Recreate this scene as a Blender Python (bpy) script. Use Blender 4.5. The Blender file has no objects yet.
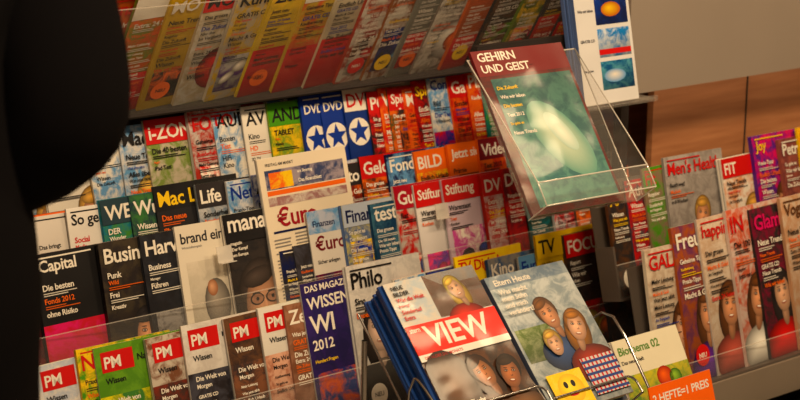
import bpy, math, random, bmesh
from mathutils import Vector, Matrix
rng = random.Random(7)
scene = bpy.context.scene
COL = scene.collection
try:
    scene.view_settings.view_transform = 'Standard'
except Exception:
    pass

# ------------------------------------------------------------------ colours
def lin(c):
    def f(x):
        x /= 255.0
        return x/12.92 if x <= .04045 else ((x+.055)/1.055)**2.4
    return (f(c[0]), f(c[1]), f(c[2]), 1.0)
WHITE=(232,226,214); CREAM=(214,200,172); BLACK=(16,15,17); DARK=(38,34,36); GREY=(130,128,126)
RED=(200,26,24); ORANGE=(230,100,22); YELLOW=(236,194,30); BLUE=(28,56,146); LBLUE=(110,156,200)
TEAL=(20,116,126); GREEN=(76,144,40); PINK=(210,50,104); PURPLE=(92,52,134); BROWN=(92,58,36)
SKIN=(216,158,122); SKIN2=(180,120,86); MAROON=(112,22,32); NAVY=(20,28,70); SILVER=(176,174,170)

# ------------------------------------------------------------------ materials
def new_mat(name):
    m = bpy.data.materials.new(name); m.use_nodes = True
    nt = m.node_tree; nt.nodes.clear()
    o = nt.nodes.new('ShaderNodeOutputMaterial')
    return m, nt, o
def paper_mat():
    m, nt, o = new_mat('printed_paper')
    p = nt.nodes.new('ShaderNodeBsdfPrincipled')
    a = nt.nodes.new('ShaderNodeAttribute'); a.attribute_name='ColA'
    b = nt.nodes.new('ShaderNodeAttribute'); b.attribute_name='ColB'
    tc = nt.nodes.new('ShaderNodeTexCoord')
    n = nt.nodes.new('ShaderNodeTexNoise'); n.inputs['Scale'].default_value=30; n.inputs['Detail'].default_value=8
    n.inputs['Roughness'].default_value=.68; n.inputs['Distortion'].default_value=.6
    r = nt.nodes.new('ShaderNodeValToRGB'); r.color_ramp.elements[0].position=.42; r.color_ramp.elements[1].position=.58
    mx = nt.nodes.new('ShaderNodeMix'); mx.data_type='RGBA'
    hs = nt.nodes.new('ShaderNodeHueSaturation'); hs.inputs['Saturation'].default_value=1.12; hs.inputs['Value'].default_value=.96
    nt.links.new(tc.outputs['Object'], n.inputs['Vector'])
    nt.links.new(n.outputs['Fac'], r.inputs['Fac'])
    nt.links.new(r.outputs['Color'], mx.inputs[0])
    nt.links.new(a.outputs['Color'], mx.inputs[6]); nt.links.new(b.outputs['Color'], mx.inputs[7])
    nt.links.new(mx.outputs[2], hs.inputs['Color']); nt.links.new(hs.outputs[0], p.inputs['Base Color'])
    p.inputs['Roughness'].default_value=.5
    p.inputs['Specular IOR Level'].default_value=.3
    p.inputs['Coat Weight'].default_value=.14; p.inputs['Coat Roughness'].default_value=.1
    n2 = nt.nodes.new('ShaderNodeTexNoise'); n2.inputs['Scale'].default_value=9; n2.inputs['Detail'].default_value=1
    bp = nt.nodes.new('ShaderNodeBump'); bp.inputs['Strength'].default_value=.35; bp.inputs['Distance'].default_value=.02
    nt.links.new(tc.outputs['Object'], n2.inputs['Vector']); nt.links.new(n2.outputs['Fac'],bp.inputs['Height'])
    nt.links.new(bp.outputs[0],p.inputs['Normal']); nt.links.new(bp.outputs[0],p.inputs['Coat Normal'])
    nt.links.new(p.outputs[0], o.inputs[0]); return m
def simple_mat(name, col, rough=.5, metal=0, noise=0, scale=20, bump=0):
    m, nt, o = new_mat(name)
    p = nt.nodes.new('ShaderNodeBsdfPrincipled'); c=lin(col)
    p.inputs['Roughness'].default_value=rough; p.inputs['Metallic'].default_value=metal
    tc = nt.nodes.new('ShaderNodeTexCoord')
    n = nt.nodes.new('ShaderNodeTexNoise'); n.inputs['Scale'].default_value=scale; n.inputs['Detail'].default_value=4
    nt.links.new(tc.outputs['Object'], n.inputs['Vector'])
    mx = nt.nodes.new('ShaderNodeMix'); mx.data_type='RGBA'
    mx.inputs[6].default_value=tuple(v*(1-noise) for v in c[:3])+(1,)
    mx.inputs[7].default_value=tuple(min(1,v*(1+noise)) for v in c[:3])+(1,)
    nt.links.new(n.outputs['Fac'], mx.inputs[0]); nt.links.new(mx.outputs[2], p.inputs['Base Color'])
    if bump:
        bp = nt.nodes.new('ShaderNodeBump'); bp.inputs['Strength'].default_value=bump
        nt.links.new(n.outputs['Fac'], bp.inputs['Height']); nt.links.new(bp.outputs[0], p.inputs['Normal'])
    nt.links.new(p.outputs[0], o.inputs[0]); return m
def wood_mat():
    m, nt, o = new_mat('wood_panel')
    p = nt.nodes.new('ShaderNodeBsdfPrincipled')
    tc = nt.nodes.new('ShaderNodeTexCoord'); mp = nt.nodes.new('ShaderNodeMapping')
    mp.inputs['Scale'].default_value=(1.2,1,14)
    n = nt.nodes.new('ShaderNodeTexNoise'); n.inputs['Scale'].default_value=4; n.inputs['Detail'].default_value=6
    r = nt.nodes.new('ShaderNodeValToRGB')
    r.color_ramp.elements[0].color=lin((150,96,60)); r.color_ramp.elements[1].color=lin((176,120,80))
    r.color_ramp.elements[0].position=.3; r.color_ramp.elements[1].position=.7
    nt.links.new(tc.outputs['Object'], mp.inputs[0]); nt.links.new(mp.outputs[0], n.inputs['Vector'])
    nt.links.new(n.outputs['Fac'], r.inputs[0]); nt.links.new(r.outputs[0], p.inputs['Base Color'])
    p.inputs['Roughness'].default_value=.45
    nt.links.new(p.outputs[0], o.inputs[0]); return m
def acrylic_mat(name, tint=(1,1,1), base=.05, rough=.1, f0=.04, f1=.6):
    m, nt, o = new_mat(name)
    t = nt.nodes.new('ShaderNodeBsdfTransparent'); t.inputs[0].default_value=tint+(1,)
    g = nt.nodes.new('ShaderNodeBsdfGlossy'); g.inputs['Roughness'].default_value=rough
    d = nt.nodes.new('ShaderNodeBsdfDiffuse'); d.inputs[0].default_value=(.85,.82,.76,1)
    lw = nt.nodes.new('ShaderNodeLayerWeight'); lw.inputs[0].default_value=.5
    pw = nt.nodes.new('ShaderNodeMath'); pw.operation='POWER'; pw.inputs[1].default_value=4
    ma = nt.nodes.new('ShaderNodeMath'); ma.operation='MULTIPLY_ADD'; ma.inputs[1].default_value=f1; ma.inputs[2].default_value=f0
    nt.links.new(lw.outputs['Facing'],pw.inputs[0]); nt.links.new(pw.outputs[0],ma.inputs[0])
    m1 = nt.nodes.new('ShaderNodeMixShader'); m1.inputs[0].default_value=base
    nt.links.new(t.outputs[0], m1.inputs[1]); nt.links.new(d.outputs[0], m1.inputs[2])
    m2 = nt.nodes.new('ShaderNodeMixShader')
    nt.links.new(ma.outputs[0], m2.inputs[0]); nt.links.new(m1.outputs[0], m2.inputs[1]); nt.links.new(g.outputs[0], m2.inputs[2])
    nt.links.new(m2.outputs[0], o.inputs[0]); return m
PAPER=paper_mat()
ACRYL=acrylic_mat('clear_acrylic',base=.04)
ACRYL2=acrylic_mat('holder_acrylic',(.97,.95,.92),.07,.08,.06,.7)
EDGE=acrylic_mat('acrylic_edge_highlight',(1,.97,.92),.5,.1,.1,.5)  # whitish diffuse mix paints a highlight along the acrylic edges
EDGE_HI2=acrylic_mat('lip_edge_highlight',(1,.97,.92),.22,.1,.08,.5)  # fainter painted edge highlight for the tray lips
STEEL=simple_mat('shelf_steel',(110,100,92),.42,.5,.08,8)
LIPB=simple_mat('shelf_edge_strip',(132,120,106),.45,.15,.06,8)
DARKM=simple_mat('dark_rack_board',(36,29,27),.6,0,.15,12)
SILV=simple_mat('silver_fascia',(158,146,134),.5,.2,.05,5)
WIRE=simple_mat('chrome_wire',(170,168,166),.22,.95)
WOOD=wood_mat()

# ------------------------------------------------------------------ poly builder
class PB:
    def __init__(s): s.v=[]; s.f=[]; s.a=[]; s.b=[]; s.m=[]
    def poly(s, pts, A=WHITE, B=None, mi=0):
        i=len(s.v); s.v.extend([tuple(p) for p in pts]); s.f.append(tuple(range(i,i+len(pts))))
        s.a.append(A); s.b.append(B or A); s.m.append(mi)
    def box(s, M, u0,u1,v0,v1,w0,w1, A=WHITE, mi=0):
        P=lambda u,v,w: M@Vector((u,v,w))
        s.poly([P(u0,v0,w1),P(u1,v0,w1),P(u1,v1,w1),P(u0,v1,w1)],A,None,mi)
        s.poly([P(u1,v0,w0),P(u0,v0,w0),P(u0,v1,w0),P(u1,v1,w0)],A,None,mi)
        s.poly([P(u0,v0,w0),P(u0,v0,w1),P(u0,v1,w1),P(u0,v1,w0)],A,None,mi)
        s.poly([P(u1,v0,w1),P(u1,v0,w0),P(u1,v1,w0),P(u1,v1,w1)],A,None,mi)
        s.poly([P(u0,v1,w1),P(u1,v1,w1),P(u1,v1,w0),P(u0,v1,w0)],A,None,mi)
        s.poly([P(u0,v0,w0),P(u1,v0,w0),P(u1,v0,w1),P(u0,v0,w1)],A,None,mi)
    def build(s, name, mats, parent=None):
        me=bpy.data.meshes.new(name); me.from_pydata(s.v,[],s.f)
        for m in mats: me.materials.append(m)
        me.polygons.foreach_set('material_index', s.m)
        for nm,arr in (('ColA',s.a),('ColB',s.b)):
            at=me.color_attributes.new(nm,'FLOAT_COLOR','CORNER'); data=[]
            cache={}
            def L(c):
                if c not in cache: cache[c]=lin(c)
                return cache[c]
            for f,c in zip(s.f,arr):
                if isinstance(c,list):
                    for q in c: data.extend(L(q))
                else: data.extend(L(c)*len(f))
            at.data.foreach_set('color',data)
        me.update()
        ob=bpy.data.objects.new(name,me); COL.objects.link(ob)
        if parent: ob.parent=parent
        return ob
def empty(name):
    e=bpy.data.objects.new(name,None); COL.objects.link(e); e.empty_display_size=.1; return e

def frame(X,Y,Z,tilt=0,yaw=0,rotz=0,roll=0):
    t=math.radians(tilt)
    M=Matrix(((1,0,0,0),(0,math.sin(t),-math.cos(t),0),(0,math.cos(t),math.sin(t),0),(0,0,0,1)))
    return Matrix.Translation((X,Y,Z))@Matrix.Rotation(math.radians(rotz),4,'Z')@M@Matrix.Rotation(math.radians(yaw),4,'Y')@Matrix.Rotation(math.radians(roll),4,'Z')

# ------------------------------------------------------------------ text cache
_tc={}
def glyphs(txt):
    if txt in _tc: return _tc[txt]
    cu=bpy.data.curves.new('t','FONT'); cu.body=txt; cu.size=1; cu.offset=.018; cu.resolution_u=2; cu.space_character=.95
    ob=bpy.data.objects.new('t',cu); COL.objects.link(ob)
    bpy.context.view_layer.update()
    dg=bpy.context.evaluated_depsgraph_get()
    me=bpy.data.meshes.new_from_object(ob.evaluated_get(dg))
    vs=[(v.co.x,v.co.y) for v in me.vertices]; fs=[tuple(p.vertices) for p in me.polygons]
    bpy.data.objects.remove(ob); bpy.data.curves.remove(cu); bpy.data.meshes.remove(me)
    if not vs: _tc[txt]=([],[],1,1); return _tc[txt]
    x0=min(v[0] for v in vs); x1=max(v[0] for v in vs); y0=min(v[1] for v in vs); y1=max(v[1] for v in vs)
    vs=[(v[0]-x0,v[1]-y0) for v in vs]
    _tc[txt]=(vs,fs,x1-x0,y1-y0); return _tc[txt]

# ------------------------------------------------------------------ a cover canvas
def dk(c,f): return tuple(max(0,min(255,int(x*f))) for x in c)
class Cover:
    def __init__(s,pb,M,w,h,k=0.0):
        s.pb=pb;s.M=M;s.w=w;s.h=h;s.k=k;s.L=0.0006
    def P(s,u,v,w):
        return s.M@Vector((u,v,w+s.k*max(0,v-.08)**2))
    def up(s,n=1): s.L+=.0003*n
    def rect(s,u0,v0,u1,v1,A,B=None,g=None):
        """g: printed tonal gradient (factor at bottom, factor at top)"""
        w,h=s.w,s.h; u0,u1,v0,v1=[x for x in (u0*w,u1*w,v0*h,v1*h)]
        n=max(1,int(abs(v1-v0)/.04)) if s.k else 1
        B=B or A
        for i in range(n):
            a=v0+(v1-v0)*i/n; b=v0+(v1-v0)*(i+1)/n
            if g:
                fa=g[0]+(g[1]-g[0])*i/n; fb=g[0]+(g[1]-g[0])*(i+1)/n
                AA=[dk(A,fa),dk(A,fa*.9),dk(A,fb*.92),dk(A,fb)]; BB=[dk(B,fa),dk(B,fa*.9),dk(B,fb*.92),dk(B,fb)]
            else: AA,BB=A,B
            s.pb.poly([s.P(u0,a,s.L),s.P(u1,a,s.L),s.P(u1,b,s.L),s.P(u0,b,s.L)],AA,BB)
    def ell(s,cx,cy,rx,ry,A,B=None,n=18,rot=0,soft=None):
        """soft=(centre colour, dx, dy): printed soft modelling from centre to rim"""
        w,h=s.w,s.h; pts=[]
        def T(x,y):
            x,y=x*math.cos(rot)-y*math.sin(rot), x*math.sin(rot)+y*math.cos(rot)
            return s.P(min(max(cx*w+x,.0),w),min(max(cy*h+y,.0),h),s.L)
        for i in range(n):
            t=2*math.pi*i/n; pts.append(T(math.cos(t)*rx*w,math.sin(t)*ry*w))
        if soft:
            c=T(soft[1]*rx*w,soft[2]*ry*w)
            for i in range(n):
                cl=[soft[0],A,A]
                s.pb.poly([c,pts[i],pts[(i+1)%n]],cl,cl)
        else: s.pb.poly(pts,A,B)
    def star(s,cx,cy,r,A):
        pts=[]
        for i in range(10):
            t=math.pi/2+i*math.pi/5; q=r if i%2==0 else r*.42
            pts.append(s.P(cx*s.w+math.cos(t)*q*s.w,cy*s.h+math.sin(t)*q*s.w,s.L))
        s.pb.poly(pts,A)
    def text(s,txt,u,v,hh,maxw,A,stretch=False,align='l'):
        vs,fs,tw,th=glyphs(txt)
        if not vs: return
        sy=hh*s.h/th; sx=sy
        if tw*sx>maxw*s.w or stretch: sx=maxw*s.w/tw
        if sx<sy*.55: sy=sx/.55
        off=u*s.w - (tw*sx/2 if align=='c' else 0)
        base=len(s.pb.v)
        for (x,y) in vs: s.pb.v.append(tuple(s.P(off+x*sx, v*s.h+y*sy, s.L)))
        for f in fs:
            s.pb.f.append(tuple(i+base for i in f)); s.pb.a.append(A); s.pb.b.append(A); s.pb.m.append(0)
    def face(s,cx,cy,r,skin=SKIN,hair=BROWN,cloth=DARK,sh=True,longh=False,rot=0):
        h=s.h/s.w
        c,sn=math.cos(rot),math.sin(rot)
        def q(x,y): return (cx+(x*c-y*sn)*r, cy+(x*sn+y*c)*r/h)
        def E(x,y,rx,ry,A,B=None,n=12,soft=None,ro=0):
            e=q(x,y); s.ell(e[0],e[1],rx*r,ry*r,A,B,n=n,rot=rot+ro,soft=soft)
        if longh: E(0,-.5,1.0,1.6,dk(hair,.55),n=20,soft=(dk(hair,1.3),-.3,.4)); s.up()
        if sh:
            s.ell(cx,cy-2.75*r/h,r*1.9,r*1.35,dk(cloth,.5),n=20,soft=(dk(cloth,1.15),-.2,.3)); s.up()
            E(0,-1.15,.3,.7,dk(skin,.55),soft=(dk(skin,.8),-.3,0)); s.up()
        E(0,.24,.88,1.05,dk(hair,.5),n=20,soft=(dk(hair,1.4),-.3,.55)); s.up()
        E(0,-.12,.68,.98,dk(skin,.62),n=22,soft=(dk(skin,1.08),-.22,.1)); s.up()
        E(-.12,.74,.6,.28,dk(hair,.7),soft=(dk(hair,1.3),-.2,.2),ro=.22)
        for sx in (-1,1):
            E(sx*.28,.10,.17,.11,dk(skin,.62),soft=(dk(skin,.5),0,0))
            E(sx*.28,.27,.16,.03,dk(hair,.7),n=8)
        E(.06,-.24,.10,.07,dk(skin,.6),soft=(dk(skin,.72),0,0),n=8)
        E(0,-.60,.26,.11,dk(skin,.72),soft=((150,60,52),0,0))
        s.up()
        for sx in (-1,1): E(sx*.28,.09,.10,.045,(196,184,172),n=10)
        E(.01,-.10,.045,.17,dk(skin,1.1),n=8)
        E(0,-.56,.17,.045,(232,222,210),n=10)
        s.up()
        for sx in (-1,1): E(sx*.28,.09,.05,.05,(30,22,20),n=8)
        s.up()

HEADS=['Das grosse','Die besten','Neue Trends','Was jetzt zählt','Test 2012','Extra: 24 Seiten','So geht es','Alles über','Sonderheft','Der Report','Macht & Geld','Die Zukunft','Im Vergleich','Die 100 besten','Endlich Urlaub','Geheime Tipps','Mehr Leistung','Wie wir leben','Praxis-Tipps','Kaufberatung','Jetzt neu','Wissen','Ratgeber','GRATIS CD']
MASTS=['FOTO','AUDIO','RADIO','AUTO','GARTEN','REISE','WOHNEN','Kochen','Leben','STIL','MOTOR','CHIP','Technik','GEO','Kunst','Haus','Sport','Zeit','MUSIK','Welt']
CL=[RED,BLUE,DARK,WHITE,WHITE,YELLOW,ORANGE,TEAL,GREEN,LBLUE,MAROON,NAVY,SILVER,PINK,PURPLE,BROWN,BLACK,WHITE]
def lum(c): return .3*c[0]+.6*c[1]+.1*c[2]
def contrast(c): return BLACK if lum(c)>130 else WHITE
def S(mast,bg,bg2=None,mc=None,band=None,heads=None,pic=None,spine=None,hc=None,px=None):
    return dict(mast=mast,bg=bg,bg2=bg2 or bg,mc=mc or contrast(band or bg),band=band,heads=heads,pic=pic,spine=spine,hc=hc,px=px or {})
def rspec():
    bg=rng.choice(CL); bg2=rng.choice(CL) if rng.random()<.5 else bg
    band=rng.choice([None,RED,BLUE,WHITE,YELLOW,BLACK,ORANGE,None])
    return S(rng.choice(MASTS),bg,bg2,band=band,mc=(rng.choice([RED,WHITE,YELLOW]) if band is None and bg in (BLACK,DARK,NAVY) else None),
             pic=rng.choice(['face','block','block','circle','face','none','lface']))

def draw(c,sp):
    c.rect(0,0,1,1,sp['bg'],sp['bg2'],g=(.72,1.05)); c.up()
    pic=sp['pic']; px=sp['px']
    if pic in('face','lface'):
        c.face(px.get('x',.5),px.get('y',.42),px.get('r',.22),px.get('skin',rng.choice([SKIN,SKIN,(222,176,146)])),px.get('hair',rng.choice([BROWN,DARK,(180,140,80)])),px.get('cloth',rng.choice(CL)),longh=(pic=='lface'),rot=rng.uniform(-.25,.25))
    elif pic=='block':
        A=px.get('a',rng.choice(CL)); B=px.get('b',rng.choice(CL))
        v1=px.get('v1',.45)
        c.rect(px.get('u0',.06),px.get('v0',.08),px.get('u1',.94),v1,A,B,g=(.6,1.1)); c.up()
        for _ in range(4):
            q=rng.choice(CL)
            c.ell(rng.uniform(.15,.7),rng.uniform(.15,max(.16,v1-.06)),rng.uniform(.04,.14),rng.uniform(.04,.14),dk(q,.5),n=10,rot=rng.random(),soft=(dk(q,1.1),-.2,.3))
            c.up()
    elif pic=='low':
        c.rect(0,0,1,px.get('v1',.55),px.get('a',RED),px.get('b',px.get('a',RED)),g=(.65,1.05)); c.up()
    elif pic=='circle':
        q=px.get('a',rng.choice(CL)); c.ell(.42,.3,.28,.28,dk(q,.45),soft=(dk(q,1.15),-.3,.4)); c.up()
        q=rng.choice(CL); c.ell(.45,.28,.14,.14,dk(q,.5),soft=(dk(q,1.2),-.3,.3)); c.up()
    elif pic=='star':
        c.ell(.17,.66,.15,.15,WHITE); c.up(); c.star(.17,.66,.14,BLUE); c.up()
        c.rect(.05,.05,.95,.45,px.get('a',RED),px.get('b',WHITE)); c.up()
        c.text('DVD',.04,.86,.07,.3,WHITE)
    if sp['band']:
        c.rect(0,.82,1,1,sp['band']); c.up()
    c.text(sp['mast'],.04,.85,.105,.92,sp['mc'])
    if rng.random()<.6 and not sp['band']:
        c.rect(.04,.965,.6,.975,sp['mc'])
    heads=sp['heads']
    if heads is None: heads=[rng.choice(HEADS) for _ in range(rng.randint(4,6))]
    v=.79
    base=sp['hc'] or contrast(sp['bg'])
    c.up()
    for i,t in enumerate(heads):
        hh=rng.choice([.024,.03,.038]) if i else .042
        col=base if (i%3!=1) else (rng.choice([RED,BLUE,ORANGE]) if lum(sp['bg'])>130 else rng.choice([YELLOW,WHITE,ORANGE]))
        if sp['hc'] and i%3==1: col=sp['hc']
        c.text(t,.05,v-hh,hh,.58,col); v-=hh+.014
        if rng.random()<.55:
            for _ in range(2):
                c.rect(.05,v-.006,.05+rng.uniform(.2,.4),v,dk(col,.9)); v-=.014
            v-=.008
    if rng.random()<.4:
        cc=rng.choice([RED,YELLOW,ORANGE,WHITE]); c.ell(.2,.16,.11,.11,cc); c.up(); c.text('NEU',.2,.145,.03,.17,contrast(cc),align='c')
    c.up(); c.rect(.7,.03,.95,.11,WHITE); c.up()
    for i in range(7): c.rect(.72+i*.03,.04,.735+i*.03,.1,BLACK)

def mag(pb,M,w,h,t,sp,k=0.0,drawf=None,copies=None,jit=.0015):
    n=copies or max(1,int(round(t/.004))); th=t/n
    spine=sp['spine'] if sp and sp.get('spine') else (sp['bg'] if sp else WHITE)
    for i in range(n):
        du=rng.uniform(-jit,jit) if i<n-1 else 0; dv=rng.uniform(-jit,jit) if i<n-1 else 0
        w1=-t+th*(i+1); w0=w1-th*.82
        nv=5 if k else 1
        sc=spine if lum(spine)<200 or i%2 else SILVER
        pg=tuple(int(c*rng.uniform(.75,1)) for c in CREAM)
        P=lambda u,v,ww: M@Vector((u+du,v+dv,ww+k*max(0,v-.08)**2))
        for j in range(nv):
            a=h*j/nv; b=h*(j+1)/nv
            pb.poly([P(0,a,w1),P(w,a,w1),P(w,b,w1),P(0,b,w1)],spine)
            pb.poly([P(0,a,w0),P(0,a,w1),P(0,b,w1),P(0,b,w0)],sc)
            pb.poly([P(w,a,w1),P(w,a,w0),P(w,b,w0),P(w,b,w1)],pg)
            pb.poly([P(w,a,w0),P(0,a,w0),P(0,b,w0),P(w,b,w0)],WHITE)
        pb.poly([P(0,h,w1),P(w,h,w1),P(w,h,w0),P(0,h,w0)],pg)
        pb.poly([P(0,0,w0),P(w,0,w0),P(w,0,w1),P(0,0,w1)],pg)
    c=Cover(pb,M,w,h,k)
    if drawf: drawf(c)
    else: draw(c,sp)

TH=6.0; TT=math.tan(math.radians(TH))
def row(items,Y,Z,tilt=15,yaw=TH,name='magazine_row'):
    """items: (X of left edge, width, height, spec/func)"""
    pb=PB(); prev=items[0][0]-.1
    for (X,w,h,sp) in items:
        t=max(.003,min(.014,.88*TT*(X-prev)))
        M=frame(X,Y,Z,tilt,yaw,roll=rng.uniform(-1.2,.3))
        k=rng.choice([0,0,.12,-.1,.2])
        if callable(sp): mag(pb,M,w,h,t,None,0,drawf=sp)
        else: mag(pb,M,w,h,t,sp,k*.5)
        prev=X
    return pb.build(name,[PAPER])
def fill(x0,x1,p0=.07,p1=.11,h0=.265,h1=.29,w=.21):
    out=[]; x=x0
    while x<x1:
        out.append((x,w,rng.uniform(h0,h1),rspec())); x+=rng.uniform(p0,p1)
    return out

# ------------------------------------------------------------------ rows of the stepped rack
W=.21
r1=fill(.85,1.36)+[
 (1.38,W,.28,S('Foto',WHITE,LBLUE,BLACK)),
 (1.448,W,.28,S('Mac',(205,205,205),LBLUE,BLACK,pic='lface',px=dict(x=.3,hair=(200,160,90),cloth=BLUE))),
 (1.512,W,.285,S('i-ZONE',(190,180,160),(120,140,70),WHITE,RED,['Die 40 besten','Apps','iPad Test'],'block',px=dict(a=YELLOW,b=GREEN))),
 (1.615,W,.29,S('FOTO',(196,190,184),(170,60,50),RED,None,pic='block',px=dict(a=RED,b=WHITE,v1=.6))),
 (1.675,W,.29,S('AUDIO',WHITE,LBLUE,BLACK,None,['Boxen','Test','HiFi','Kino'],'none')),
 (1.745,W,.285,S('AV',WHITE,None,BLACK,None,['Kino','HD','3D TV'],'none')),
 (1.808,W,.285,S('ANDROID',(120,150,60),YELLOW,BLACK,GREEN,['TABLET','Apps','Handy'],'circle')),
 (1.895,W,.29,S('',BLUE,None,WHITE,None,[],'star')),
 (1.95,W,.29,S('',BLUE,None,WHITE,None,[],'star')),
 (2.01,W,.295,S('DVD DVD',(40,60,130),None,RED,WHITE,[],'star')),
 (2.074,W,.28,S('PC',DARK,RED,WHITE,RED)),
 (2.105,W,.285,S('Welt',RED,ORANGE,WHITE)),
 (2.13,W,.28,S('Spiel',(60,80,50),ORANGE,WHITE,RED)),
 (2.155,W,.27,S('Kult',ORANGE,DARK,WHITE)),
 (2.18,W,.275,S('Modell',ORANGE,RED,WHITE)),
 (2.21,W,.29,S('Spiele',RED,DARK,YELLOW)),
 (2.25,W,.30,S('Computer',WHITE,LBLUE,BLUE,None,['Bild','Der Test','Windows'],'low',px=dict(a=RED,b=BLUE))),
 (2.315,W,.29,S('Games',ORANGE,RED,WHITE,RED)),
 (2.365,W,.30,S('PLAY',RED,ORANGE,WHITE)),
 (2.41,W,.285,S('Linux',(30,120,110),GREEN,YELLOW,BLACK)),
 (2.48,W,.29,S('XBOX',GREEN,BLACK,WHITE,GREEN)),
 (2.54,W,.28,S('GAME',DARK,YELLOW,WHITE)),
]
def newspaper(c):
    c.rect(0,0,1,1,(224,212,190)); c.up()
    c.text('FREITAG AM MARKT',.08,.955,.016,.8,DARK)
    c.rect(.06,.83,.95,.935,(56,66,100),(150,140,150)); c.rect(.06,.80,.95,.825,ORANGE); c.up()
    c.rect(.10,.835,.36,.92,ORANGE,YELLOW); c.text('am Sonntag',.42,.895,.022,.45,WHITE); c.text('Das Finanzblatt',.42,.85,.02,.45,WHITE)
    c.rect(.06,.745,.95,.79,(150,110,110),(200,190,180)); c.up()
    c.text('€uro',.12,.63,.105,.8,(150,30,40)); c.rect(.06,.60,.95,.612,NAVY); c.up()
    for col in range(4):
        for j in range(30):
            if rng.random()<.92: c.rect(.05+col*.235,.58-j*.018,.05+col*.235+rng.uniform(.16,.21),.587-j*.018,(130,126,122))
r2=fill(.85,1.1)+[
 (1.13,W,.27,S('Börse',WHITE,None,NAVY)),
 (1.207,W,.27,S('',(214,208,200),None,BLACK,None,['Das bringt','Social','2012','Tipps'],'none')),
 (1.28,W,.275,S('So geht',(226,222,216),None,BLACK,None,['Social','Media','im Büro'],'low',hc=RED,px=dict(a=(120,110,100),b=RED,v1=.45))),
 (1.356,W,.28,S('WELT',(40,110,130),(70,130,60),WHITE,(40,60,70),['DER','Wunder'],'block',px=dict(a=YELLOW,b=GREEN))),
 (1.419,W,.28,S('Wunder',(30,50,60),(60,110,60),WHITE)),
 (1.48,W,.29,S('Mac Life',(28,28,32),None,YELLOW,BLACK,['Das neue','iPhone?','Alle Fakten','10 Seiten'],'none',hc=ORANGE)),
 (1.573,W,.28,S('Life',(120,134,150),(190,190,190),WHITE,DARK,pic='block',px=dict(a=SILVER,b=LBLUE,v1=.65))),
 (1.644,W,.275,S('Net',(220,220,222),LBLUE,BLUE)),
 (1.705,W,.28,S('Audio',(200,205,215),BLUE,BLACK)),
 (1.79,W,.28,S('Hören',(200,205,215),BLUE,BLACK)),
 (1.90,W,.27,S('Auto',(120,40,30),ORANGE,WHITE,DARK)),
 (1.985,W,.28,S('Geld',DARK,ORANGE,WHITE,RED)),
 (2.06,W,.275,S('Fonds',NAVY,LBLUE,WHITE)),
 (2.14,W,.27,S('BILD',ORANGE,YELLOW,WHITE,ORANGE)),
 (2.232,W,.275,S('Jetzt sichern!',ORANGE,None,WHITE,ORANGE,['Prämie'],'none')),
 (2.32,W,.275,S('Video',ORANGE,RED,WHITE,MAROON)),
 (2.41,W,.28,S('PC Praxis',TEAL,GREEN,WHITE,MAROON)),
 (2.50,W,.27,S('Web',DARK,RED,WHITE)),
]
def euro(c):
    c.rect(0,0,1,1,(216,210,200)); c.up(); c.rect(0,.82,1,1,(180,188,206),LBLUE); c.rect(0,0,1,.50,NAVY,(120,40,60)); c.up()
    c.text('€uro',.06,.68,.12,.7,MAROON); c.text('Finanzen',.06,.87,.05,.7,NAVY)
    c.text('Sicher anlegen',.06,.57,.04,.8,DARK); c.text('Aktien',.06,.38,.05,.5,WHITE)
def managerf(c):
    c.rect(0,0,1,1,(30,28,30),(46,40,38)); c.up()
    c.face(.36,.36,.34,(190,146,118),(60,52,48),DARK,sh=False)
    for sx in (-1,1):
        e=.36+sx*.28*.34
        c.ell(e,.385,.085,.06,(24,20,20),n=16)
    c.up()
    for sx in (-1,1):
        e=.36+sx*.28*.34
        c.ell(e,.385,.07,.048,(150,112,92),n=16)
    c.up()
    for sx in (-1,1): c.ell(.36+sx*.095,.385,.02,.02,BLACK,n=8)
    c.rect(0,.80,1,1,(20,18,20)); c.up()
    c.text('manager',.04,.835,.12,.94,WHITE); c.text('magazin',.04,.775,.03,.5,WHITE)
    c.text('Der Kampf',.05,.735,.03,.4,WHITE); c.text('um Europa',.05,.695,.03,.4,WHITE)
def brandf(c):
    c.rect(0,0,1,1,(220,212,196)); c.up()
    c.text('brand eins',.05,.87,.075,.9,(40,40,44)); c.text('Wirtschaftsmagazin',.05,.83,.022,.6,GREY)
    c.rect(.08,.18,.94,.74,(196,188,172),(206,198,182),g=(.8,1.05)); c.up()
    c.ell(.38,.43,.15,.24,(84,80,76),soft=(150,144,134) and ((160,152,140),-.2,.3)); c.up(); c.ell(.34,.54,.06,.08,(140,96,72),soft=((214,166,134),-.2,.2)); c.text('Schwerpunkt',.1,.1,.04,.6,RED)
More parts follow.
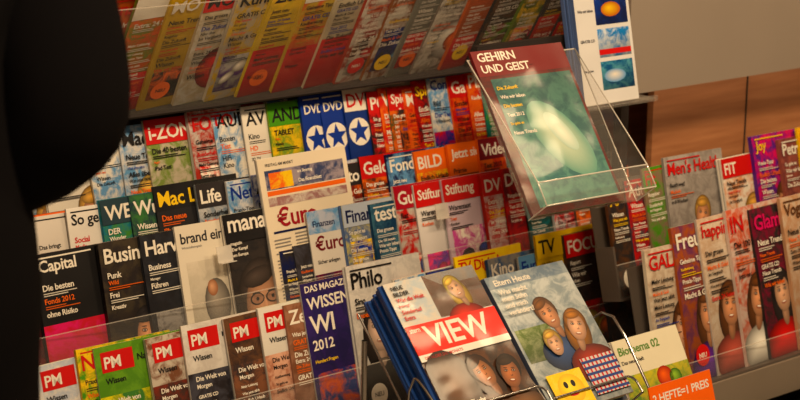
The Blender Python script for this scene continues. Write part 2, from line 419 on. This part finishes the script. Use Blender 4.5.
r3=fill(.85,1.0)+[
 (1.06,W,.275,S('Aktie',MAROON,DARK,WHITE)),
 (1.177,W,.285,S('Capital',(18,16,18),None,WHITE,None,['Die besten','Fonds 2012','ohne Risiko'],'low',px=dict(a=(190,26,46),b=PINK,v1=.52))),
 (1.308,W,.285,S('Business',(36,30,30),(60,52,40),WHITE,None,['Punk','Wild','Frei','Kreativ'],'face',px=dict(x=.42,y=.34,r=.2,cloth=BLACK))),
 (1.40,W,.285,S('Harvard',(38,40,48),(26,26,32),WHITE,None,['Business','Manager','Führen'],'block',px=dict(a=DARK,b=GREY))),
 (1.476,W,.29,brandf),
 (1.591,W,.295,managerf),
 (1.695,.24,.395,newspaper),
 (1.712,W,.20,S('',DARK,NAVY,WHITE)),
 (1.75,W,.205,S('',(60,60,70),DARK,WHITE)),
 (1.79,W,.27,euro),
 (1.879,W,.27,S('Finanzen',(90,110,150),(200,190,120),NAVY,(180,190,205),None,'block',px=dict(a=YELLOW,b=BLUE,v1=.7))),
 (1.955,W,.26,S('test',(30,60,90),(70,110,130),WHITE)),
 (2.022,W,.29,S('Guter Rat',(196,190,180),RED,WHITE,(170,30,44),['Rat','Geld'],'block',px=dict(a=RED,b=WHITE))),
 (2.077,W,.285,S('Stiftung',(226,222,220),None,WHITE,RED,['Warentest','Kochen'],'block',px=dict(a=PURPLE,b=PINK))),
 (2.155,W,.285,S('Stiftung',(220,200,214),None,WHITE,RED,['Warentest','Test','Kochen'],'block',px=dict(a=(190,90,150),b=WHITE,v1=.6))),
 (2.27,W,.28,S('DVD',(196,60,50),(220,200,200),WHITE,RED)),
 (2.33,W,.285,S('DVD',RED,MAROON,WHITE)),
 (2.39,W,.275,S('Natur',(40,60,50),TEAL,WHITE)),
 (2.47,W,.25,S('Ski',(210,210,214),RED,BLUE)),
 (2.54,W,.24,S('Tour',(90,70,60),ORANGE,WHITE)),
]
def pm(bg,bg2,low,extra,hc=WHITE,sq=.40):
    def f(c):
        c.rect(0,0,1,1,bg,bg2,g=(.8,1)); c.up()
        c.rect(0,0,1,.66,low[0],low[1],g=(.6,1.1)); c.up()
        c.rect(.06,.82,sq,.96,RED); c.up()
        c.text('PM',.09,.845,.08,sq-.12,WHITE); c.text(extra,sq+.04,.86,.045,.46,contrast(bg))
        c.text('Wissen',.08,.74,.04,.5,contrast(bg)); c.text('Die Welt von',.08,.60,.035,.55,hc); c.text('Morgen',.08,.54,.04,.55,hc)
        for j in range(3): c.text(rng.choice(HEADS),.08,.48-j*.05,.025,.5,hc)
        c.ell(.5,.2,.2,.2,dk(low[1],.5),soft=(dk(low[1],1.5),-.3,.3)); c.up(); q=rng.choice(CL); c.ell(.45,.22,.1,.12,dk(q,.5),soft=(q,-.2,.2))
    return f
def magwissen(c):
    c.rect(0,0,1,1,(56,44,104),(40,36,84),g=(.7,1.1)); c.up()
    c.rect(0,.92,1,1,(50,40,90)); c.rect(.05,.06,.95,.4,(30,50,110),(190,90,60)); c.up()
    c.text('DAS MAGAZIN',.05,.935,.045,.8,WHITE)
    c.text('WISSEN',.05,.82,.08,.8,WHITE); c.text('WI',.05,.66,.12,.4,WHITE); c.text('2012',.05,.55,.07,.4,WHITE); c.text('Hundert Fragen',.05,.46,.03,.55,YELLOW)
r4=fill(.75,1.0)+[
 (1.05,W,.27,S('bdw',ORANGE,YELLOW,WHITE)),
 (1.118,W,.27,pm((190,200,216),(230,226,220),((40,70,150),(90,120,170)),'Hist')),
 (1.20,W,.285,S('Natur',YELLOW,GREEN,RED)),
 (1.236,W,.28,pm((110,160,60),(90,140,50),((60,110,50),(200,190,60)),'Natur')),
 (1.349,W,.275,pm((200,190,176),(120,80,60),((110,50,40),(60,40,36)),'Gesch')),
 (1.424,W,.285,pm((206,200,194),(226,222,216),((30,26,30),(60,60,70)),'Magazin')),
 (1.523,W,.28,pm((60,44,40),(100,70,50),((50,40,40),(120,80,60)),'BIO')),
 (1.602,W,.285,pm((226,222,214),None,((200,160,140),(160,110,90)),'Fragen',BLACK,.38)),
 (1.66,W,.28,S('Zeit',(150,110,90),(120,80,60),WHITE)),
 (1.709,W,.315,magwissen),
 (1.821,W,.33,S('Philo',(200,198,194),(226,222,216),BLACK,None,['Sinn','Leben'],'lface',px=dict(x=.32,y=.58,r=.22,hair=(40,34,32),cloth=BLACK,skin=(226,196,176)))),
 (1.95,W,.28,S('Psycho',WHITE,LBLUE,RED)),
 (2.03,W,.28,S('Raum',NAVY,BLUE,WHITE)),
 (2.109,W,.30,S('TV Digital',YELLOW,(240,210,80),RED,None,['Programm','Stars'],'low',px=dict(a=NAVY,b=BLUE,v1=.7))),
 (2.20,W,.28,S('Kino',(60,90,130),GREY,WHITE)),
 (2.29,W,.27,S('Funk',WHITE,None,BLUE,LBLUE)),
 (2.34,W,.31,S('TV',YELLOW,None,BLACK,YELLOW,['Highlights','Das Beste'],'lface',px=dict(x=.3,hair=(180,140,70)))),
 (2.43,W,.295,S('FOCUS',(70,50,44),DARK,WHITE,RED,['Report','Wie wir','leben'],'block',px=dict(a=RED,b=BROWN))),
 (2.54,W,.28,S('Stern',DARK,BROWN,RED)),
]
for it,Y,Z in [(r1,2.8275,.645),(r2,2.7325,.524),(r3,2.6525,.4575),(r4,2.5425,.2955)]: row(it,Y,Z)

mr1=[
 (2.44,W,.24,S('Jagd',BROWN,DARK,YELLOW)),
 (2.50,W,.255,S('Auto',(70,60,70),RED,WHITE)),
 (2.56,W,.275,S('Fit',(130,110,90),GREEN,RED)),
 (2.626,.22,.29,S("Men's Health",(140,134,130),(170,164,160),RED,None,['Bauch weg!','Muskeln','in 8 Wochen'],'face',px=dict(x=.55,y=.5,r=.16,cloth=SKIN2))),
 (2.82,W,.26,S('FIT',WHITE,SKIN,WHITE,RED,None,'face')),
 (2.935,W,.30,S('Joy',PURPLE,PINK,YELLOW,None,None,'lface')),
 (3.03,W,.28,S('Petra',(150,90,80),(110,60,60),WHITE,None,None,'lface')),
 (3.10,W,.30,S('Elle',YELLOW,ORANGE,RED,None,None,'lface')),
]+fill(3.2,4.3,.09,.12)
row(mr1,2.43,.478)
mr2=[
 (2.415,.22,.315,S('GALA',(210,198,180),(180,160,140),RED,None,None,'lface',px=dict(hair=BROWN,cloth=(120,60,60)))),
 (2.515,.22,.35,S('Freundin',(160,90,60),(110,60,90),WHITE,None,None,'lface',px=dict(x=.4,r=.2,hair=BROWN,cloth=PURPLE))),
 (2.60,.22,.355,S('happinez',(214,200,184),(196,170,146),RED,None,None,'lface',px=dict(x=.34,r=.2,hair=BROWN,cloth=(170,90,80)))),
 (2.695,.22,.36,S('IN',(210,190,180),(200,110,90),RED,None,None,'lface',px=dict(x=.35,r=.2,hair=BROWN,cloth=WHITE))),
 (2.775,.22,.35,S('Glamour',DARK,(120,40,60),PINK,None,None,'lface',px=dict(x=.35,r=.2,hair=DARK,cloth=RED))),
 (2.88,.22,.36,S('Vogue',(190,150,120),(200,180,160),BROWN,None,None,'lface',px=dict(r=.2))),
]+fill(3.0,4.3,.09,.12,.33,.36,.22)
row(mr2,2.27,.305)
mr3=fill(2.42,4.2,.09,.13,.21,.225)
row(mr3,2.13,.0065)
# overhead rows lean forward over the shopper
ohc=[(206,170,70),(206,194,166),(190,90,40),(216,186,60),(130,130,120),(206,190,160),(176,60,40),(130,140,60),(206,176,80),(120,110,100),(200,190,170),(150,90,50)]
def ohrow(x0,h):
    o=[]; x=x0; i=0
    while x<2.66:
        c0=ohc[(i*5+int(h*100))%len(ohc)]; i+=1
        if x>2.30: c0=rng.choice([DARK,(60,90,40),BLACK,(90,110,30)])
        c1=rng.choice([WHITE,YELLOW,ORANGE,BROWN,LBLUE,c0,c0])
        o.append((x,W,h,S(rng.choice(MASTS),c0,c1,rng.choice([RED,BLACK,WHITE,BLUE]),rng.choice([None,None,None,RED,YELLOW,WHITE]),[rng.choice(HEADS) for _ in range(9)],rng.choice(['block','low','block','circle']),px=dict(v1=rng.uniform(.3,.5))))); x+=rng.uniform(.068,.09)
    return o
row(ohrow(1.0,.30),2.87,.95,-33)
row(ohrow(1.05,.29),2.70,1.235,-33)

# ------------------------------------------------------------------ rack structure
rack=empty('magazine_rack')
def tray(x0,x1,Y,Z,tilt,lip=.075,nm='tray',hb=.26,lipw=.012,mat=STEEL):
    pb=PB(); M=frame(0,Y,Z,tilt)
    pb.box(M,x0,x1,-.006,-.001,-.045,lipw+.004)
    pb.box(M,x0,x1,0,hb,-.046,-.043)
    for xx in (x0,x1): pb.box(M,xx-.003,xx+.003,-.006,hb*.45,-.046,lipw)
    pb.build(nm,[mat],rack)
    pb=PB()
    pb.poly([M@Vector((x0,-.001,lipw)),M@Vector((x1,-.001,lipw)),M@Vector((x1,lip,lipw)),M@Vector((x0,lip,lipw))])
    pb.build(nm+'_acrylic_lip',[ACRYL],rack)
    pb=PB(); pb.box(M,x0,x1,lip-.0008,lip+.0012,lipw-.001,lipw+.001); pb.build(nm+'_lip_edge',[EDGE_HI2],rack)
tray(.7,2.78,2.8275,.645,15,nm='tray_1',lip=.13)
tray(.7,2.74,2.7325,.524,15,nm='tray_2',lip=.19)
tray(.7,2.76,2.6525,.4575,15,nm='tray_3',lip=.13)
tray(.7,2.79,2.5425,.2955,15,nm='tray_4',lip=.12)
tray(2.43,4.6,2.43,.478,15,nm='tray_5')
tray(2.41,4.6,2.27,.305,15,lip=.05,nm='tray_6',hb=.28)
tray(2.41,4.6,2.13,.0065,15,nm='tray_7',hb=.2)
tray(.7,2.80,2.87,.95,-33,nm='tray_8',lip=.285,hb=.30,mat=DARKM)
tray(.7,2.80,2.70,1.235,-33,nm='tray_9',lip=.285,hb=.30,mat=DARKM)
M=frame(0,2.6525,.4575,15)
for xx in (1.56,2.12):
    pb=PB(); pb.box(M,xx,xx+.035,.20,.235,.014,.016); pb.box(M,xx,xx+.035,.20,.202,.014,.03); pb.build('ticket_clip_glint',[EDGE],rack)  # small clips, their whitish colour painting in bright glints
pb=PB(); I=Matrix.Identity(4)
pb.box(I,.7,2.8,2.96,2.98,0,2.0)
pb.box(I,2.66,4.6,2.56,2.58,0,.70)
pb.box(I,.68,.70,2.45,2.98,0,1.0)
pb.build('back_boards',[DARKM],rack)
pb=PB()
pb.box(I,2.41,4.6,2.245,2.252,.222,.303)
pb.box(I,2.41,4.6,2.252,2.29,.222,.228)
pb.build('shelf_edge',[LIPB],rack)

# ------------------------------------------------------------------ overhead shelf with fascia + panel behind
ws=empty('overhead_shelf')
pb=PB()
pb.box(I,2.61,4.8,2.60,2.612,.893,1.35)
pb.box(I,2.61,4.8,2.612,2.70,.893,.905)
pb.box(I,2.61,2.622,2.612,2.70,.905,1.35)
pb.build('fascia',[SILV],ws)
pb=PB()
pb.box(I,2.62,2.645,2.63,2.655,0,1.4)
pb.build('post',[DARKM],ws)
pb=PB(); pb.box(I,2.82,4.9,2.72,2.74,0,2.0); pb.build('wood_panel',[WOOD],ws)
pb=PB()
for xx in (3.16,4.1): pb.box(I,xx-.0015,xx+.0015,2.717,2.72,0,2.0)
pb.build('panel_joint',[DARKM],ws)
def calendar(c):
    c.rect(0,0,1,1,(216,216,216)); c.up()
    for a,b,A,B in ((.80,.98,(30,66,150),(60,110,170)),(.58,.77,(20,50,130),(10,30,90)),(.34,.55,(60,130,200),(200,210,220)),(.1,.31,(30,80,130),(90,150,170))):
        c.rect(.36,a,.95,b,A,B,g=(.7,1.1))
    c.up()
    c.ell(.65,.69,.18,.1,(180,90,20),soft=(YELLOW,-.2,.2)); c.rect(.36,.36,.95,.40,RED); c.ell(.6,.9,.15,.09,(150,60,20),soft=((240,180,60),0,.2)); c.ell(.6,.2,.2,.09,LBLUE,soft=(WHITE,0,.2)); c.up()
    for j in range(4): c.text(rng.choice(HEADS),.04,.9-j*.22,.022,.28,(60,60,70))
pb=PB(); mag(pb,frame(2.395,2.515,.905,12,0),.165,.30,.045,S('',(200,200,204),spine=(90,110,156)),drawf=calendar,copies=8,jit=.003)
pb.build('calendar_stack',[PAPER])
pb=PB()
pb.box(I,2.39,2.605,2.50,2.598,.897,.9025); pb.box(I,2.39,2.605,2.50,2.503,.9025,.91)
pb.build('calendar_ledge',[ACRYL2],ws)

# ------------------------------------------------------------------ acrylic holder with magazine
hold=empty('acrylic_magazine_holder')
HM=frame(2.03,2.275,.765,37,0,rotz=-4)
def quad(pb,M,pts): pb.poly([M@Vector(p) for p in pts])
pb=PB()
HW=.28
quad(pb,HM,[(0,0,-.012),(HW,0,-.012),(HW,.36,-.012),(0,.36,-.012)])
quad(pb,HM,[(0,0,-.012),(HW,0,-.012),(HW,0,.06),(0,0,.06)])
quad(pb,HM,[(0,0,.06),(HW,0,.06),(HW,.05,.06),(0,.05,.06)])
for u in (0,HW): quad(pb,HM,[(u,0,-.012),(u,0,.06),(u,.05,.06),(u,.36,-.008),(u,.36,-.012)])
pb.build('holder_shell',[ACRYL2],hold)
def rod(name,pts,r,mat,parent,M):
    cu=bpy.data.curves.new(name,'CURVE'); cu.dimensions='3D'; cu.bevel_depth=r; cu.bevel_resolution=2
    sp=cu.splines.new('POLY'); sp.points.add(len(pts)-1)
    for p,q in zip(sp.points,pts):
        q=(M@Vector(q)) if M else Vector(q); p.co=(q.x,q.y,q.z,1)
    ob=bpy.data.objects.new(name,cu); cu.materials.append(mat); COL.objects.link(ob); ob.parent=parent; return ob
for nm,pts in (('edge_front',[(0,.05,.06),(HW,.05,.06)]),('edge_bottom',[(0,0,.06),(HW,0,.06)]),
   ('edge_side',[(HW,0,-.012),(HW,0,.06),(HW,.05,.06),(HW,.36,-.010),(HW,0,-.012)]),('edge_side',[(0,0,-.012),(0,0,.06),(0,.05,.06),(0,.36,-.010)]),
   ('edge_top',[(0,.36,-.012),(HW,.36,-.012)])):
    rod(nm,pts,.0016,EDGE,hold,HM)  # thin pale rods as painted highlights on the holder edges
def gehirn(c):
    c.rect(0,0,1,1,(96,34,30),(64,28,26)); c.up()
    c.rect(0,.84,1,1,(112,22,24)); c.rect(.10,.04,.97,.82,(84,136,124),(50,100,100),g=(1.1,.8)); c.up()
    c.text('GEHIRN',.05,.93,.055,.6,WHITE); c.text('UND GEIST',.05,.86,.05,.6,WHITE)
    c.ell(.6,.42,.22,.42,(96,146,130),rot=.5,soft=((206,216,190),.1,.1)); c.up(); c.ell(.62,.46,.09,.22,(170,196,180),rot=.5,soft=((232,236,220),0,0)); c.up()
    for j in range(6): c.text(rng.choice(HEADS),.13,.75-j*.055,.022,.36,WHITE if j%2 else YELLOW)
pb=PB(); mag(pb,HM@Matrix.Translation((.004,.002,.002)),.235,.37,.01,S('',MAROON,spine=MAROON),drawf=gehirn,copies=3)
pb.build('magazine_in_holder',[PAPER],hold)
pb=PB(); pb.box(I,2.16,2.598,2.605,2.62,1.0,1.05); pb.box(I,2.18,2.21,2.46,2.605,1.0,1.03); pb.build('bracket_arm',[DARKM],hold)

# ------------------------------------------------------------------ front display with stacks
def viewf(c):
    c.rect(0,0,1,1,(60,42,34),(104,66,44),g=(.7,1.1)); c.up()
    c.rect(0,.66,1,1,(180,192,200),(206,200,190)); c.rect(.42,.70,1,1,(150,100,66),(100,60,40)); c.up()
    c.face(.70,.87,.11,(230,186,156),(206,170,90),(190,60,50),longh=True,rot=.3)
    for j,t in enumerate(['NEUE','BILDER','Was die Welt','bewegt','Sonderteil','Extra']): c.text(t,.05,.94-j*.042,.028,.34,BLACK if j<2 else RED)
    c.rect(0,.49,1,.69,(222,36,16)); c.up()
    c.text('VIEW',.16,.52,.15,.80,WHITE); c.text('stern',.03,.64,.03,.11,WHITE)
    c.rect(0,.445,1,.49,(230,226,218)); c.up(); c.text('DIE BILDER DES MONATS',.05,.455,.02,.9,RED)
    c.ell(.2,.25,.25,.35,(40,30,26),soft=((110,76,52),0,0)); c.up()
    c.face(.54,.29,.14,(190,128,90),(60,36,24),(96,60,40),longh=True,rot=.3)
    c.face(.80,.24,.14,(176,114,80),(44,30,22),(130,90,60),rot=-.2)
    c.text('Auf der Flucht',.05,.1,.035,.4,WHITE); c.text('Reportage',.05,.05,.03,.4,YELLOW)
def familyf(c):
    c.rect(0,0,1,1,(136,150,158),(186,194,196),g=(.8,1.1)); c.up()
    c.rect(0,.91,1,1,(110,128,146),(150,162,170)); c.up(); c.text('Eltern Heute',.08,.925,.045,.85,WHITE)
    c.rect(.03,.36,.45,.60,(90,110,60),(150,160,120),g=(.7,1.1)); c.up()
    c.face(.50,.66,.15,SKIN,(110,74,46),(60,80,120),rot=.2)
    c.face(.74,.53,.15,(230,180,148),(150,100,50),(150,60,50),longh=True,rot=-.25)
    c.rect(.56,.04,.98,.30,(200,196,196)); c.up()
    for i_ in range(8): c.rect(.57+i_*.052,.04,.59+i_*.052,.30,(190,50,50))
    c.up()
    for j_ in range(6): c.rect(.56,.05+j_*.042,.98,.068+j_*.042,(50,70,130))
    c.up()
    c.face(.38,.45,.12,(232,186,156),(206,160,90),(210,200,190),sh=False)
    c.rect(.08,.0,.50,.25,(244,200,50),(236,214,100)); c.up(); c.ell(.3,.13,.15,.15,(230,180,30),soft=((255,236,110),-.2,.3)); c.up()
    c.ell(.25,.16,.025,.035,BLACK); c.ell(.34,.16,.025,.035,BLACK); c.ell(.3,.09,.06,.02,RED)
    for j,t in enumerate(['Was macht','mein Sohn','und mich','verändert?']): c.text(t,.05,.85-j*.05,.038,.45,WHITE)
disp=empty('wire_magazine_display')
VT=45
Yb=2.33-.31*math.sin(math.radians(VT)); Zb=.675-.31*math.cos(math.radians(VT))
pb=PB(); mag(pb,frame(1.705,Yb,Zb,VT),.218,.31,.075,S('',(190,196,204),spine=(50,76,136)),drawf=viewf,copies=10,jit=.006)
pb.build('magazine_stack',[PAPER])
pb=PB(); mag(pb,frame(1.955,Yb,Zb-.035,VT),.21,.31,.075,S('',(190,196,204),spine=(76,86,110)),drawf=familyf,copies=10,jit=.006)
pb.build('magazine_stack',[PAPER])
def wire(name,pts,r=.0025,parent=None,M=None): return rod(name,pts,r,WIRE,parent,M)
def arc(u0,u1,v0,v1,w,r=.02,n=5):
    pts=[(u0,v0,w)]
    for i in range(n+1):
        t=math.pi/2*i/n; pts.append((u0+r-r*math.cos(t),v1-r+r*math.sin(t),w))
    for i in range(n+1):
        t=math.pi/2*i/n; pts.append((u1-r+r*math.sin(t),v1-r+r*math.cos(t),w))
    pts.append((u1,v0,w)); return pts
for (a,b),zz in (((1.69,1.935),0),((1.945,2.175),-.035)):
    DM=frame(0,Yb,Zb+zz,VT)
    wire('front_loop',arc(a,b,-.01,.03,.012),parent=disp,M=DM)
    for u in (a,b): wire('side_wire',[(u,-.01,.012),(u,-.01,-.09),(u,.30,-.09)],parent=disp,M=DM)
    for v in (-.01,.1,.2,.3): wire('back_wire',[(a,v,-.09),(b,v,-.09)],parent=disp,M=DM)
    wire('left_loop',[(a,-.01,.012)]+[(a,.12*math.sin(i/8*math.pi/2),.012-.03*i/8) for i in range(1,9)]+[(a,.11,-.05),(a,.08,-.09)],parent=disp,M=DM)
wire('end_loop',[(2.178,-.01,.03),(2.18,.10,.04),(2.182,.15,.035),(2.184,.175,.01),(2.184,.18,-.03),(2.184,.16,-.06),(2.184,.12,-.09)],.003,disp,DM)
for u in (1.695,2.17):
    wire('leg',[tuple(DM@Vector((u,.28,-.092))),(u,2.38,.3),(u,2.38,0.005)],.006,disp)
    wire('leg',[tuple(DM@Vector((u,-.01,-.09))),(u,2.1,.3),(u,2.1,0.005)],.006,disp)

# booklet and sale sign
def bio(c):
    c.rect(0,0,1,1,(222,216,192)); c.up(); c.rect(0,0,1,.45,(200,190,80),(110,150,70),g=(.8,1)); c.up()
    c.text('Biothema 02',.05,.76,.13,.8,(90,130,60)); c.text('Das neue Heft',.05,.62,.06,.5,DARK)
    c.ell(.6,.3,.12,.12,(150,30,20),soft=((240,110,60),-.2,.3)); c.ell(.75,.26,.09,.09,(50,90,30),soft=((150,190,80),-.2,.3))
pb=PB(); mag(pb,frame(2.22,2.165,.355,30),.19,.14,.02,S('',WHITE,spine=WHITE),drawf=bio,copies=4)
pb.build('booklet_stack',[PAPER])
def sale(c):
    c.rect(0,0,1,1,(240,100,20)); c.up()
    c.text('2 HEFTE=1 PREIS',.04,.76,.12,.92,WHITE); c.text('100 SEITEN',.04,.54,.12,.9,WHITE); c.text('SPAREN',.04,.3,.12,.7,WHITE)
sg=empty('sale_sign')
pb=PB(); mag(pb,frame(2.215,2.075,.275,18),.18,.145,.003,S('',ORANGE),drawf=sale,copies=1)
pb.build('sign_card',[PAPER],sg)
rod('sign_stem',[(2.305,2.085,.275),(2.305,2.10,.004)],.004,WIRE,sg,None)
pb=PB(); pb.box(I,2.225,2.365,2.175,2.235,0,.345)
pb.build('booklet_pedestal',[DARKM])

# ------------------------------------------------------------------ person in black coat
def coat_mat():
    m, nt, o = new_mat('black_coat')
    p = nt.nodes.new('ShaderNodeBsdfPrincipled'); p.inputs['Roughness'].default_value=.95
    p.inputs['Specular IOR Level'].default_value=.05
    tc = nt.nodes.new('ShaderNodeTexCoord'); sx=nt.nodes.new('ShaderNodeSeparateXYZ')
    r = nt.nodes.new('ShaderNodeValToRGB'); r.color_ramp.interpolation='CONSTANT'
    r.color_ramp.elements[0].color=(.010,.011,.016,1); r.color_ramp.elements[1].position=.40; r.color_ramp.elements[1].color=(.004,.0035,.004,1)
    e=r.color_ramp.elements.new(.785); e.color=lin(SKIN)
    dv=nt.nodes.new('ShaderNodeMath'); dv.operation='DIVIDE'; dv.inputs[1].default_value=2
    nt.links.new(tc.outputs['Object'],sx.inputs[0]); nt.links.new(sx.outputs[2],dv.inputs[0]); nt.links.new(dv.outputs[0],r.inputs[0])
    nt.links.new(r.outputs[0],p.inputs['Base Color']); nt.links.new(p.outputs[0],o.inputs[0]); return m
COAT=coat_mat(); SKM=simple_mat('skin',SKIN,.5,0,.05,30); HAIR=simple_mat('hair',(30,22,18),.6,0,.3,80,.3)
def skinobj(name,verts,edges,rad,mat,parent,sub=2,root=0):
    me=bpy.data.meshes.new(name); me.from_pydata(verts,edges,[]); me.materials.append(mat)
    ob=bpy.data.objects.new(name,me); COL.objects.link(ob); ob.parent=parent
    sk=ob.modifiers.new('skin','SKIN'); sk.use_smooth_shade=True
    for i,r in enumerate(rad):
        d=me.skin_vertices[0].data[i]; d.radius=r if isinstance(r,tuple) else (r,r); d.use_root=(i==root)
    s=ob.modifiers.new('sub','SUBSURF'); s.levels=sub; s.render_levels=sub
    return ob
person=empty('person')
px,py=.62,1.95
V=[(px,py,.95),(px,py,1.12),(px,py+.01,1.30),(px,py-.01,1.45),(px,py,1.54),(px,py+.01,1.62),
 (px+.22,py-.02,1.46),(px+.258,py-.09,1.155),(px+.13,py+.13,1.045),
 (px-.2,py-.02,1.46),(px-.27,py-.04,1.18),(px-.1,py+.19,1.07),
 (px+.10,py,.84),(px+.12,py-.01,.48),(px+.13,py-.03,.09),(px+.14,py+.12,.045),
 (px-.10,py,.84),(px-.13,py+.02,.48),(px-.15,py,.09),(px-.16,py+.15,.045)]
E=[(0,1),(1,2),(2,3),(3,4),(4,5),(3,6),(6,7),(7,8),(3,9),(9,10),(10,11),(0,12),(12,13),(13,14),(14,15),(0,16),(16,17),(17,18),(18,19)]
R_=[(.24,.17),(.23,.16),(.22,.16),(.17,.12),(.065,.065),(.055,.055),.115,.100,.055,.11,.085,.052,.13,.08,.055,.045,.13,.08,.055,.045]
skinobj('body',V,E,R_,COAT,person)
bm=bmesh.new(); bmesh.ops.create_uvsphere(bm,u_segments=24,v_segments=18,radius=1)
for v in bm.verts:
    x_,y_,z_=v.co
    f=1-.25*max(0,-z_)
    v.co=Vector((x_*.077*f,y_*.097*(f+.03),z_*.12))
    if y_>.75: v.co.y+=.006
    if y_>.9 and -.25<z_<.15 and abs(x_)<.3: v.co.y+=.02
    if abs(x_)>.93 and abs(z_)<.3: v.co.x*=1.12
me=bpy.data.meshes.new('head'); bm.to_mesh(me); bm.free(); me.materials.append(SKM)
for p in me.polygons: p.use_smooth=True
hd=bpy.data.objects.new('head',me); COL.objects.link(hd); hd.parent=person; hd.location=(px,py+.03,1.72); hd.rotation_euler=(-.25,0,0)
bm=bmesh.new(); bmesh.ops.create_uvsphere(bm,u_segments=24,v_segments=18,radius=1)
bmesh.ops.delete(bm,geom=[v for v in bm.verts if v.co.z<-.45 or (v.co.y>.35 and v.co.z<.45)],context='VERTS')
for v in bm.verts: v.co=Vector((v.co.x*.084,v.co.y*.104-.004,v.co.z*.128+.003))
me=bpy.data.meshes.new('hair'); bm.to_mesh(me); bm.free(); me.materials.append(HAIR)
hr=bpy.data.objects.new('hair',me); COL.objects.link(hr); hr.parent=person; hr.location=(px,py+.03,1.72); hr.rotation_euler=(-.25,0,0)
EYE=simple_mat('eye',(60,50,46),.2)
for sx in (-1,1):
    bm=bmesh.new(); bmesh.ops.create_uvsphere(bm,u_segments=10,v_segments=8,radius=.011)
    me=bpy.data.meshes.new('eye'); bm.to_mesh(me); bm.free(); me.materials.append(EYE)
    e=bpy.data.objects.new('eye',me); COL.objects.link(e); e.parent=person; e.location=(px+sx*.03,py+.115,1.715)
def hand(wx,wy,wz,side):
    V=[(wx,wy,wz),(wx-.01*side,wy+.05,wz-.003),(wx-.02*side,wy+.085,wz-.008)]; E=[(0,1),(1,2)]; R=[.024,(.038,.018),(.036,.015)]
    for i in range(4):
        off=(-.028+i*.019); L=[.07,.08,.075,.058][i]; b=len(V)
        bx=wx-.02*side+off; by=wy+.09
        V+= [(bx,by,wz-.008),(bx-.006*side,by+L*.5,wz+.006),(bx-.014*side,by+L*.75,wz+.03),(bx-.018*side,by+L*.7,wz+.048)]
        E+=[(2,b),(b,b+1),(b+1,b+2),(b+2,b+3)]; R+=[.009,.0088,.008,.007]
    b=len(V); V+=[(wx-.045*side,wy+.045,wz+.008),(wx-.062*side,wy+.075,wz+.028),(wx-.06*side,wy+.10,wz+.045)]
    E+=[(1,b),(b,b+1),(b+1,b+2)]; R+=[.012,.010,.008]
    skinobj('hand',V,E,R,SKM,person)
hand(px+.13,py+.14,1.045,1); hand(px-.1,py+.20,1.07,-1)
pb=PB(); mag(pb,frame(px-.10,py+.25,1.06,40),.21,.28,.006,rspec()); pb.build('held_magazine',[PAPER],person)

# ------------------------------------------------------------------ room
def plane_box(name,x0,x1,y0,y1,z0,z1,mat):
    pb=PB(); pb.box(I,x0,x1,y0,y1,z0,z1); return pb.build(name,[mat])
plane_box('floor',-3,6.5,-3,3.1,-.05,0,simple_mat('floor_tile',(150,140,128),.35,0,.12,6))
plane_box('wall_back',-3,6.5,3.0,3.1,0,3.2,WOOD)
plane_box('ceiling',-3,6.5,-3,3.1,3.2,3.25,simple_mat('ceiling_paint',(200,190,176),.8))
plane_box('wall_right',6.5,6.6,-3,3.1,0,3.2,simple_mat('wall_paint',(150,120,92),.7,0,.05))
plane_box('wall_left',-3.1,-3,-3,3.1,0,3.2,simple_mat('wall_paint',(110,90,76),.7,0,.05))

# ------------------------------------------------------------------ lights
def area(name,loc,tgt,size,sizey,power,col):
    l=bpy.data.lights.new(name,'AREA'); l.shape='RECTANGLE'; l.size=size; l.size_y=sizey; l.energy=power; l.color=col
    o=bpy.data.objects.new(name,l); COL.objects.link(o); o.location=loc
    o.rotation_euler=(Vector(tgt)-Vector(loc)).to_track_quat('-Z','Y').to_euler(); return o
area('ceiling_lamp',(1.3,.7,3.0),(2.0,2.6,.5),.8,.3,80,(1,.73,.44))
area('ceiling_lamp',(3.6,.9,3.0),(3.1,2.5,.5),.6,.3,42,(1,.70,.40))
area('ceiling_lamp',(-.8,-.6,3.0),(1.6,2.6,.6),1.2,.6,28,(1,.77,.52))
area('panel_fill_light',(3.7,2.66,.888),(3.7,2.66,0),2.0,.03,1.1,(1,.72,.46))  # added fill under the shelf, brightens the shaded wood panel
w=bpy.data.worlds.new('world'); scene.world=w; w.use_nodes=True
w.node_tree.nodes['Background'].inputs[0].default_value=(.9,.75,.6,1); w.node_tree.nodes['Background'].inputs[1].default_value=.07

# ------------------------------------------------------------------ camera
cam=bpy.data.cameras.new('camera'); co=bpy.data.objects.new('camera',cam); COL.objects.link(co)
cp,sp_=.967,.254; n=math.hypot(cp,sp_); cp/=n; sp_/=n
F=Vector((.6*cp,.8*cp,-sp_)); Rv=Vector((.8,-.6,0)); U=Rv.cross(F)
co.matrix_world=Matrix(((Rv.x,U.x,-F.x,0),(Rv.y,U.y,-F.y,0),(Rv.z,U.z,-F.z,1.6),(0,0,0,1)))
cam.lens=72; cam.sensor_width=36; cam.clip_start=.05
cam.dof.use_dof=True; cam.dof.focus_distance=3.15; cam.dof.aperture_fstop=4.2
scene.camera=co
